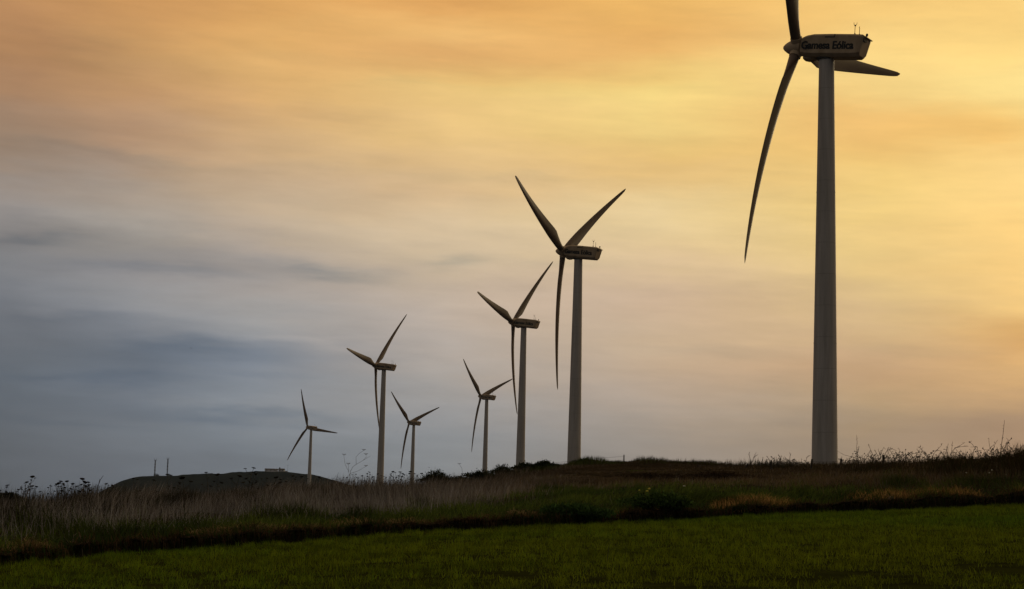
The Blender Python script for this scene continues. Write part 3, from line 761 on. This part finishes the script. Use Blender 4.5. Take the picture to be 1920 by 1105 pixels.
def put_weed(px, D, hgt, label, group):
    v = wr.randrange(len(variants)); o = variants[v] if v not in used else copy_tree(variants[v]); used.add(v)
    u = ray(px, 900)[0]; o.location = (u*D, D, zg(u*D, D)); o.rotation_euler = (0, 0, wr.uniform(0, 6.28)); s = hgt; o.scale = (s*wr.uniform(.85, 1.1),)*2 + (s,)
    tag(o, label, 'weed', group)
A = 'thin weed with dark flower heads on the skyline left of the far hill'
B = 'thin weed with dark flower heads on the ridge left of the round shrub'
for px, h in [(8, .9), (34, .75), (46, 1.05), (56, 1.25), (66, .8), (78, .6), (92, .5), (98, .85), (106, .95), (112, 1.0), (117, 1.05), (121, .9), (127, .8), (131, 1.05), (136, .75), (142, .95), (147, .9), (152, .7), (158, 1.15), (165, .9), (171, 1.0), (176, .8), (193, .95), (212, .85)]:
    put_weed(px + wr.uniform(-2, 2), float(np.interp(px, [0, 250], [60, 68]))*wr.uniform(.97, 1.03), (.08 + h*.84), A, 'dark-headed weeds on the left skyline')
for px, h in [(641, .5), (652, .55), (663, .75), (671, .5), (677, .6), (684, .55), (690, .7), (694, .85), (700, .5), (703, .55), (714, .75), (722, .6), (729, .8), (733, .6), (738, .95), (744, .7), (748, .9), (752, .95), (757, .6), (761, .75), (768, .8), (774, .95), (781, .7), (786, .8)]:
    put_weed(px + wr.uniform(-2, 2), float(np.interp(px, [640, 790], [85, 94]))*wr.uniform(.98, 1.03), (.30 + h*.78), B, 'dark-headed weeds on the middle ridge')
Cc = 'dark weed spike standing up from the dry grass in front of the far hill'
for px, D, h in [(255, 66, .75), (290, 66, .7), (318, 68, .85), (340, 67, .6), (392, 70, .9), (408, 71, .85), (440, 72, .8), (465, 73, 1.05), (470, 74, .9), (494, 73, .7), (545, 76, .65), (572, 78, .6), (600, 80, .55), (350, 55, .8), (160, 52, .7), (510, 62, .8)]:
    put_weed(px, D, h*1.25 + .15, Cc, 'weeds in front of the far hill')

# ------------------------------------------------------------------ traced dry plants, each at its own depth
def stalk_plant(name, lines, D, label, cat, mat, w=.008, seed=0, buds=0, head=None, group=None, jitter=.12):
    r = random.Random(seed); base = lines[0][0]; u = ray(base[0], base[1])[0]; x0 = u*D; z0 = zg(x0, D)
    root = empty(name, (x0, D, z0)); off = Vector((x0, D, z0)); mb = MB(); bd = MB(); nb = 0
    for li, ln in enumerate(lines):
        pts = []
        dd = 0.0 if li == 0 else r.uniform(-jitter, jitter)
        for i, (px, py) in enumerate(ln):
            p = at(px, py, D + dd*i); pts.append(Vector(p) - off)
        if li == 0: pts[0].z = min(pts[0].z, -.05)
        rad = [w*(1 - .55*i/max(1, len(pts) - 1))*(1 if li == 0 else .75) for i in range(len(pts))]
        mb.tube(pts, rad, 5)
        for k in range(buds):
            i = r.randrange(len(pts) - 1); t = r.random(); p = pts[i].lerp(pts[i+1], t); a = r.uniform(0, 6.28); q = p + Vector((math.cos(a), math.sin(a)*.5, r.uniform(.1, .8)))*.05
            mb.tube([p, q], [.005, .009], 4)
        if head and li in head:
            e = pts[-1]; hm = MB(); 
            for k in range(7):
                a = k*.9; hm.tube([e, e + Vector((math.cos(a)*.10, math.sin(a)*.10, .07))], [.004, .009], 4)
            hm.build('flower_head', mat, root)
    mb.build('stem', mat, root)
    tag(root, label, cat, group); return root
stalk_plant('dry_fennel', [[(654, 908), (656, 893), (657, 884), (662, 875), (668, 871), (680, 864), (695, 855)], [(668, 871), (667.5, 857), (674, 850), (682, 845)], [(680, 864), (687, 857), (686, 853)], [(656, 893), (653, 883), (647, 870), (645, 857), (645, 854)], [(654, 884), (653.5, 876), (653, 871)], [(657, 888), (670, 884), (680, 878), (686, 875)], [(654, 905), (652, 896), (655, 890)]], 86,
    'tall bare branching dry plant on the ridge left of the tallest grey turbine', 'dry plant', M_pale, .012, 1, 0, head={1, 2, 3, 4, 5})
stalk_plant('dry_weed', [[(629, 905), (632, 893), (635, 886)], [(630, 900), (634, 892)]], 85, 'short leaning dry stalk left of the branching dry plant', 'dry plant', M_stem, .012, 2)
stalk_plant('dry_weed', [[(870, 890), (866, 878), (861, 871)]], 102, 'single thin stalk with a flat flower head above the hedge', 'dry plant', M_stem, .012, 3, 0, head={0})
stalk_plant('dry_weed', [[(179, 936), (184, 912), (188, 900), (194, 892)], [(184, 914), (187, 898)], [(181, 926), (185, 919), (187, 911)]], 64, 'leaning feathery dry stem on the left skyline beside the foot of the far hill', 'dry plant', M_stem, .016, 4, 4)
stalk_plant('dry_weed', [[(94, 945), (94, 925), (95, 908)]], 63, 'thin upright dry stalk on the left skyline', 'dry plant', M_stem, .010, 5, 0)
stalk_plant('dry_weed', [[(46, 945), (48, 925), (47, 905)], [(50, 930), (53, 915), (55, 906)], [(48, 928), (41, 916), (39, 912)], [(50, 926), (57, 916)]], 61, 'tall dark forked weed on the skyline near the left edge', 'dry plant', M_stem, .016, 6, 8)
stalk_plant('dry_bramble', [[(1612, 872), (1606, 859), (1598, 857), (1582, 853), (1570, 846)], [(1606, 859), (1603, 854)], [(1612, 872), (1618, 864), (1622, 858)], [(1608, 865), (1601, 861)]], 94, 'arching bramble reaching left to the foot of the nearest turbine', 'bramble', M_stem, .013, 7, 5)
stalk_plant('dry_bramble', [[(1609, 870), (1608, 855), (1606, 842), (1607, 829), (1606, 816)], [(1608, 858), (1604, 851)], [(1608, 850), (1610, 838)]], 92, 'upright spiky stem right of the nearest turbine', 'bramble', M_stem, .013, 8, 16)
BR = [([[(1640, 866), (1638, 856), (1633, 845), (1628, 833)], [(1638, 856), (1644, 850)]], 'thin straight bramble shoot leaning left, right of the spiky stem'),
      ([[(1648, 868), (1648, 859), (1641, 846), (1639, 844)], [(1650, 862), (1653, 848), (1657, 839), (1661, 843)], [(1648, 864), (1654, 855), (1657, 850)]], 'bramble with a curled tip above the right ridge'),
      ([[(1655, 866), (1660, 850), (1664, 845), (1671, 841.5), (1681, 845)], [(1664, 845), (1666, 839)]], 'bramble arching over to the right on the right ridge'),
      ([[(1694, 866), (1699, 856), (1705, 849), (1715, 851)], [(1699, 856), (1697, 850)]], 'bramble carrying a single dark berry'),
      ([[(1722, 866), (1719, 852), (1725, 843)]], 'slim forked shoot left of the tall forked brambles'),
      ([[(1780, 868), (1776, 857), (1775, 846), (1778, 832)], [(1782, 862), (1784, 849), (1786, 828)], [(1781, 854), (1790, 841), (1800, 836), (1809, 829.5)], [(1791, 840), (1804, 837.5), (1816, 837)], [(1784, 850), (1794, 849)], [(1792, 860), (1793, 848)]], 'large many-branched bramble on the right ridge'),
      ([[(1834, 864), (1834, 850), (1832.5, 838), (1820, 838.5)], [(1834, 846), (1840, 846)]], 'bramble bent over at a right angle near the right edge'),
      ([[(1850, 862), (1848, 848), (1856, 851), (1866, 853)], [(1850, 848), (1864, 833)]], 'crossed bramble twigs just left of the tallest stalk'),
      ([[(1875, 862), (1877, 840), (1881, 812), (1883.5, 788)], [(1872, 852), (1869, 838)], [(1879, 848), (1885, 838), (1892, 825)], [(1876, 850), (1867, 842)]], 'tallest straight stalk on the skyline near the right edge'),
      ([[(1905, 862), (1904, 845), (1909, 830)], [(1905, 852), (1915, 838), (1921, 834)], [(1906, 848), (1898, 843), (1892, 838)]], 'bushy bramble cut by the right edge'),
      ([[(1408, 872), (1407, 862), (1404, 852), (1405, 848)], [(1410, 868), (1414, 857), (1418, 848)], [(1414, 858), (1421, 852)]], 'wispy pale shrub twig left of the nearest turbine'),
      ([[(1446, 872), (1441, 860), (1437, 855)], [(1450, 872), (1452, 858)]], 'twig bent left behind the old stake left of the nearest turbine'),
      ([[(1458, 872), (1462, 862), (1466, 855)], [(1467, 866), (1471, 855)]], 'pair of thin leaning twigs midway between the leaning stake and the nearest turbine'),
      ([[(1485, 872), (1478, 863), (1473, 860)], [(1480, 865), (1482, 852), (1480, 849)]], 'hooked twig left of the nearest turbine foot'),
      ([[(1502, 872), (1503, 860)], [(1510, 866), (1514, 857), (1519, 854)]], 'short twig touching the left side of the nearest turbine foot'),
      ]
for i, (ln, lb) in enumerate(BR):
    pxm = ln[0][0][0]; Dm = float(np.interp(pxm, [1400, 1600, 1900], [106, 95, 80]))
    stalk_plant('dry_bramble', ln, Dm, lb, 'bramble', M_stem, .017, 40 + i, 9)
# tangled low bramble thickets along the right skyline
def thicket(px, D, h, seed, label):
    r = random.Random(seed); u = ray(px, 870)[0]; x = u*D; root = empty('bramble_thicket', (x, D, zg(x, D))); mb = MB()
    for k in range(26):
        a = r.uniform(0, 6.28); l = r.uniform(.2, 1.25)**1.3*h; p = Vector((r.uniform(-.6, .6), r.uniform(-.4, .4), -.05)); d = Vector((math.cos(a)*.6, math.sin(a)*.4, 1.4)).normalized(); pts = [p.copy()]
        for s in range(6):
            p = p + d*l/6; d = (d + Vector((r.uniform(-.35, .35), r.uniform(-.3, .3), -.16))).normalized(); pts.append(p.copy())
            if r.random() < .7:
                q = p + Vector((r.uniform(-1, 1), r.uniform(-1, 1), r.uniform(0, 1)))*.10; mb.tube([p, q], [.010, .007], 4)
                w = Vector((r.uniform(-1, 1), r.uniform(-1, 1), r.uniform(-1, 1)))*.05; mb.add([q, q + w + Vector((.03, 0, .03)), q + w*1.6, q + w - Vector((.03, 0, .03))], [(0, 1, 2, 3)])
        mb.tube(pts, [.012, .012, .011, .010, .009, .008, .006], 4)
    mb.build('cane', M_stem, root); tag(root, label, 'bramble', 'bramble thickets on the right ridge')
for i, px in enumerate([1440, 1472, 1500, 1595, 1618, 1640, 1662, 1684, 1708, 1735, 1762, 1790, 1815, 1842, 1868, 1892, 1915]):
    thicket(px, float(np.interp(px, [1400, 1600, 1900], [106, 95, 80])), .6*wr.uniform(.6, 1.1) if px < 1560 else wr.uniform(.55, 1.15), 300 + i, 'low tangle of bare bramble canes along the right-hand ridge skyline')

# pale dead stalks and flowers on the slope
stalk_plant('dead_stalk', [[(1213, 977), (1213, 960), (1212, 945), (1213, 938)], [(1213, 951), (1206, 945), (1204, 939)], [(1213, 950), (1220, 944), (1222, 938)], [(1216, 968), (1216, 948), (1217, 938)]], 54.0, 'pale cup-shaped dead thistle stalk standing on the bank by the green shrub', 'dead stalk', M_pale, .012, 60)
stalk_plant('dead_stalk', [[(1208, 962), (1200, 950), (1192, 940), (1186, 933)], [(1188, 936), (1190, 929)]], 55, 'pale dead stalk leaning left beside the cup-shaped one', 'dead stalk', M_pale, .010, 61)
stalk_plant('dead_stalk', [[(1155, 962), (1149, 948), (1144, 935), (1144, 928)]], 56, 'thin pale stalk leaning left on the slope, right of the leafy creeper', 'dead stalk', M_pale, .009, 62)
stalk_plant('dead_stalk', [[(891, 968), (891, 950), (890, 936)], [(891, 958), (896, 948)]], 52, 'pale upright dead stalk on the slope right of centre-left', 'dead stalk', M_pale, .010, 63)
stalk_plant('dead_stalk', [[(156, 1030), (152, 1013), (148, 998), (143, 1001), (138, 1005)], [(155, 1026), (161, 1019), (166, 1016)]], 36.5, 'pale bent dead stalk on the left bank with a drooping tip', 'dead stalk', M_pale, .009, 64)
stalk_plant('dead_stalk', [[(139, 1030), (137, 1012), (138, 1002)], [(134, 1030), (127, 1016), (120, 1006)], [(137, 1022), (133, 1026)]], 36.2, 'pale forked dead stalk beside the bent one on the left bank', 'dead stalk', M_pale, .009, 65)
stalk_plant('dead_stalk', [[(12, 1028), (9, 1005), (4, 982)]], 36, 'tall pale dead stem on the slope at the left edge', 'dead stalk', M_pale, .014, 66)
stalk_plant('dead_stalk', [[(17, 1032), (20, 1012), (20, 1000)]], 35.5, 'short dark dead stem near the left edge of the bank', 'dead stalk', M_stem, .012, 67)
stalk_plant('dead_stalk', [[(595, 985), (588, 967), (582, 953)]], 52, 'thin pale stalk leaning left over the dark green clump', 'dead stalk', M_pale, .008, 68)
stalk_plant('dead_stalk', [[(1138, 1035), (1141, 1026), (1145, 1017)]], 29, 'dark twig sticking up from the green field', 'dead stalk', M_dark, .006, 69)
def flower(px, py, D, mat, label, cat, group=None, rr=.04):
    p = at(px, py, D); z0 = zg(p[0], D); root = empty('wildflower', (p[0], D, z0)); h = p[2] - z0
    mb = MB(); mb.tube([(0, 0, -.05), (.02, 0, max(h, .1)*.6), (0, 0, max(h, .1))], .005, 4); mb.build('stem', M_stem, root)
    hb = MB(); hb.loft([[(math.cos(2*math.pi*i/10)*rr*q*(1 + .25*(i % 2)), math.sin(2*math.pi*i/10)*rr*q, max(h, .1) + z) for i in range(10)] for z, q in ((-.015, .3), (0, 1), (.02, .8), (.035, .3))])
    hb.build('flower_head', mat, root); tag(root, label, cat, group)
flower(1217.5, 917, 56, M_yel, 'upper of the two bright yellow flowers above the cup-shaped dead stalk', 'flower')
flower(1213.5, 921.5, 56, M_yel, 'lower of the two bright yellow flowers above the cup-shaped dead stalk', 'flower')
flower(1199, 920, 57, M_yel, 'faint small yellow flower left of the two bright ones', 'flower', rr=.025)
flower(1283, 912, 64, M_whi, 'single pale flower on the slope above the green shrub', 'flower', rr=.045)
for px, py in [(1812, 887), (1855, 887), (1860, 882), (1885, 890.5), (1889, 887)]:
    flower(px, py, 70, M_whi, 'tiny pale flower low on the slope at the right edge', 'flower', 'pale flowers at the right edge', rr=.035)

# stones
def stone(px, py, D, w, h, label, seed):
    p = at(px, py, D); z0 = zg(p[0], D); r = random.Random(seed); mb = MB(); rings = []
    for z, q in ((-.15, .8), (.1, 1), (.45, .97), (.75, .75), (1, .35)):
        rings.append([(math.cos(2*math.pi*i/11)*w*q*(1 + .14*math.sin(i*2.2 + seed)), math.sin(2*math.pi*i/11)*w*.8*q, z*h + .02*math.sin(i + seed)) for i in range(11)])
    mb.loft(rings); o = mb.build('stone', M_stone, None, smooth=True); o.location = (p[0], D, z0); tag(o, label, 'stone')
stone(1660, 936, 57.5, .12, .10, 'left one of two pale stones lying side by side in the right bank', 1)
stone(1671, 937, 57.5, .14, .10, 'right one of two pale stones lying side by side in the right bank', 2)
stone(1671, 955, 56, .10, .09, 'brown stone at the foot of the right bank by the field edge', 4)
stone(1698, 931, 58.5, .18, .09, 'flat pale stone in the straw right of the two paired stones', 5)

# ------------------------------------------------------------------ fences
def fence(posts, D, label, h, wires=(.9, .6), thick=.045, up_=None):
    p0 = at(posts[0][0], posts[0][1], D[0]); root = empty('wire_fence', (p0[0], D[0], zg(p0[0], D[0]))); off = Vector(root.location); tops = []
    for i, (px, py, lx) in enumerate(posts):
        t = Vector(at(px, py, D[i])); g = Vector((t.x - lx, t.y, zg(t.x, t.y) - .2)); mb = MB()
        mb.tube([g - off, g.lerp(t, .5) - off, t - off], [thick, thick*.95, thick*.8], 6); mb.build('post', M_wood, root); tops.append((g - off, t - off))
    for wv in wires:
        mb = MB(); pts = []
        for k in range(len(tops) - 1):
            for s in range(5):
                a = tops[k][0].lerp(tops[k][1], wv); b = tops[k+1][0].lerp(tops[k+1][1], wv); p = a.lerp(b, s/5); p.z -= .06*math.sin(math.pi*s/5); pts.append(p)
        pts.append(tops[-1][0].lerp(tops[-1][1], wv)); mb.tube(pts, .007, 4); mb.build('wire', M_dark, root)
    tag(root, label, 'fence')
fence([(905, 893, 0), (975, 878, 0), (1037.5, 865.5, .02), (1102, 856.5, 0), (1170, 853, 0)], [150, 143, 136, 132, 132], 'thin wire fence crossing behind the hedge and the tallest hilltop turbine foot', 1.1, thick=.05)
fence([(1309, 871, 0), (1402.5, 870, .25), (1446, 863, 0), (1522.5, 861, .05), (1577, 860, 0), (1656, 853, 0), (1757, 857, .06)], [104, 100, 98, 95, 93, 89, 84], 'row of old dark leaning stakes strung along the ridge in front of the nearest turbine', 1.0, wires=(.85,), thick=.065)

# ------------------------------------------------------------------ on the far hill
def lattice_mast(px, top_px, label):
    x, z = hill_top(px); h = float(at(px, top_px, HD)[2]) - z; root = empty('lattice_mast', (x, HD, z - .5)); mb = MB(); w = .42
    for a, b in ((-1, -1), (1, -1), (1, 1), (-1, 1)): mb.tube([(a*w, b*w, 0), (a*w*.7, b*w*.7, h)], .10, 4)
    k = 12
    for i in range(k):
        z0, z1 = i*h/k, (i + 1)*h/k
        for s in (-1, 1):
            mb.tube([(-w*s, -w, z0), (w*s, -w, z1)], .06, 4); mb.tube([(-w*s, w, z0), (w*s, w, z1)], .06, 4); mb.tube([(-w, -w*s, z0), (-w, w*s, z1)], .06, 4); mb.tube([(w, -w*s, z0), (w, w*s, z1)], .06, 4)
    mb.build('lattice', M_dark, root)
    mb = MB()
    for s in (-1, 1): mb.tube([(0, 0, h - .3), (s*.7, 0, h + .5), (s*1.1, 0, h + 1.9)], [.22, .2, .12], 5)
    mb.tube([(-.9, 0, h + .2), (.9, 0, h + .2)], .12, 5); mb.build('antenna_head', M_dark, root)
    for zf_ in (.35, .55, .75):
        mb = MB(); mb.box((-.62, -.62, h*zf_), (.62, .62, h*zf_ + 1.0)); mb.build('antenna_panel', M_dark, root, bevel=.1)
    tag(root, label, 'mast', 'masts on the far hill')
    b = shrub_far(px + 3, label)
def shrub_far(px, lb):
    x, z = hill_top(px); root = empty('hill_shrub', (x, HD - 1, z - .4)); V, idx, ct, c = leaf_cloud([((0, 0, .7), (1.9, 1.4, 1.5)), ((1.5, 0, .4), (1.4, 1.2, 1.1))], 420, .5, (.02, .026, .012), int(px)); mesh_np('foliage', V, idx, ct, M_leaf, col=c, parent=root)
    mb = MB(); mb.tube([(0, 0, -.4), (.1, 0, 1.2)], [.15, .05], 5); mb.build('stem', M_stem, root)
    tag(root, 'small bush at the foot of the ' + ('left' if px < 305 else 'right') + ' mast on the far hill', 'shrub')
lattice_mast(290, 863, 'left and shorter of the two thin antenna masts on the far hill')
lattice_mast(313.5, 860.5, 'right and taller of the two thin antenna masts on the far hill')
def house(px0, px1, h, rise, label, chimney=None):
    x0, za = hill_top(px0); x1, zb_ = hill_top(px1); z = min(za, zb_) - .3; cx = (x0 + x1)/2; w = (x1 - x0)/2; d = 3.2
    root = empty('hill_building', (cx, HD, z)); mb = MB(); mb.box((-w, -d, 0), (w, d, h)); mb.build('wall', M_wall, root)
    mb = MB(); e = .3
    mb.loft([[(-w - e, -d - e, h + .002), (-w - e, 0, h + rise), (-w - e, d + e, h + .002)], [(w + e, -d - e, h + .002), (w + e, 0, h + rise), (w + e, d + e, h + .002)]]); rf = mb.build('roof', M_roof, root)
    if chimney is not None:
        mb = MB(); mb.box((-w + chimney, -.6, h), (-w + chimney + 1.0, .5, h + rise + 1.0)); mb.build('chimney', M_roof, rf)
    nw = max(2, int(w*2/3))
    for i in range(nw):
        xx = -w + (i + .5)*2*w/nw; mb = MB(); mb.box((xx - .4, -d - .06, .9), (xx + .4, -d + .1, 1.9)); mb.build('window', M_dark, root)
    tag(root, label, 'building'); return root
house(497, 520, 1.9, 1.1, 'longer white building with dark roof on the far hilltop')
house(522.5, 533, 1.9, 1.2, 'shorter white building with a chimney on the far hilltop', .3)
x, z = hill_top(539)
rt2_ = empty('flag_pole', (x, HD, z - .3)); mb = MB(); mb.tube([(0, 0, 0), (.1, 0, 7.2)], [.10, .06], 5); mb.build('pole', M_dark, rt2_); mb = MB(); mb.tube([(-.7, 0, 6.3), (.7, 0, 6.3)], .07, 4); mb.build('crossbar', M_dark, rt2_); tag(rt2_, 'thin pole beside the shorter building on the far hill', 'pole')
rt2_ = empty('low_wall', (x - 1.5, HD, z - .4)); mb = MB(); mb.box((-1.6, -.3, 0), (1.6, .3, 1.1)); mb.build('wall', M_wall, rt2_, bevel=.05); mb = MB(); mb.box((-1.7, -.35, 1.1), (1.7, .35, 1.3)); mb.build('coping', M_roof, rt2_); tag(rt2_, 'short low wall between the buildings and the thin pole on the far hill', 'wall')

# ------------------------------------------------------------------ birds
def bird(px, py, D, ang, label, s=1.0):
    p = at(px, py, D); o = MB(); rings = []
    for x_, r_ in ((-.30, .01), (-.16, .05), (0, .07), (.12, .055), (.19, .04), (.24, .01)): rings.append([(x_*s, math.cos(2*math.pi*i/8)*r_*s, math.sin(2*math.pi*i/8)*r_*s) for i in range(8)])
    root = empty('flying_bird', p); o.loft(rings); o.build('body', M_dark, root, smooth=True)
    for sy in (-1, 1):
        w = MB(); w.loft([[(.10*s, sy*.04*s, .02*s), (-.08*s, sy*.04*s, .02*s), (-.08*s, sy*.04*s, .0)], [(.08*s, sy*.28*s, .14*s), (-.07*s, sy*.28*s, .14*s), (-.07*s, sy*.28*s, .125*s)], [(-.06*s, sy*.55*s, .06*s), (-.10*s, sy*.55*s, .06*s), (-.10*s, sy*.55*s, .055*s)]]); w.build('wing', M_dark, root)
    root.rotation_euler = (0, 0, ang); tag(root, label, 'bird')
bird(358.5, 653, 260, .5, 'tiny dark bird flying low in the grey sky at the left', .45)
bird(1278.5, 775.5, 300, 1.4, 'tiny bird flying between the hilltop turbine and the nearest turbine', .35)

# ------------------------------------------------------------------ air
HAZE = 0.00006
if HAZE:
    mb = MB(); mb.box((-3200, -3200, -50), (3200, 3200, 95))
    m = bpy.data.materials.new('haze_air'); m.use_nodes = True; t = m.node_tree; t.nodes.clear()
    pv = t.nodes.new('ShaderNodeVolumePrincipled'); pv.inputs['Density'].default_value = HAZE; pv.inputs['Color'].default_value = (.62, .78, 1, 1); pv.inputs['Anisotropy'].default_value = .0
    oo = t.nodes.new('ShaderNodeOutputMaterial'); t.links.new(pv.outputs[0], oo.inputs['Volume'])
    hz_ = mb.build('haze', m); tag(hz_, kind='stuff')
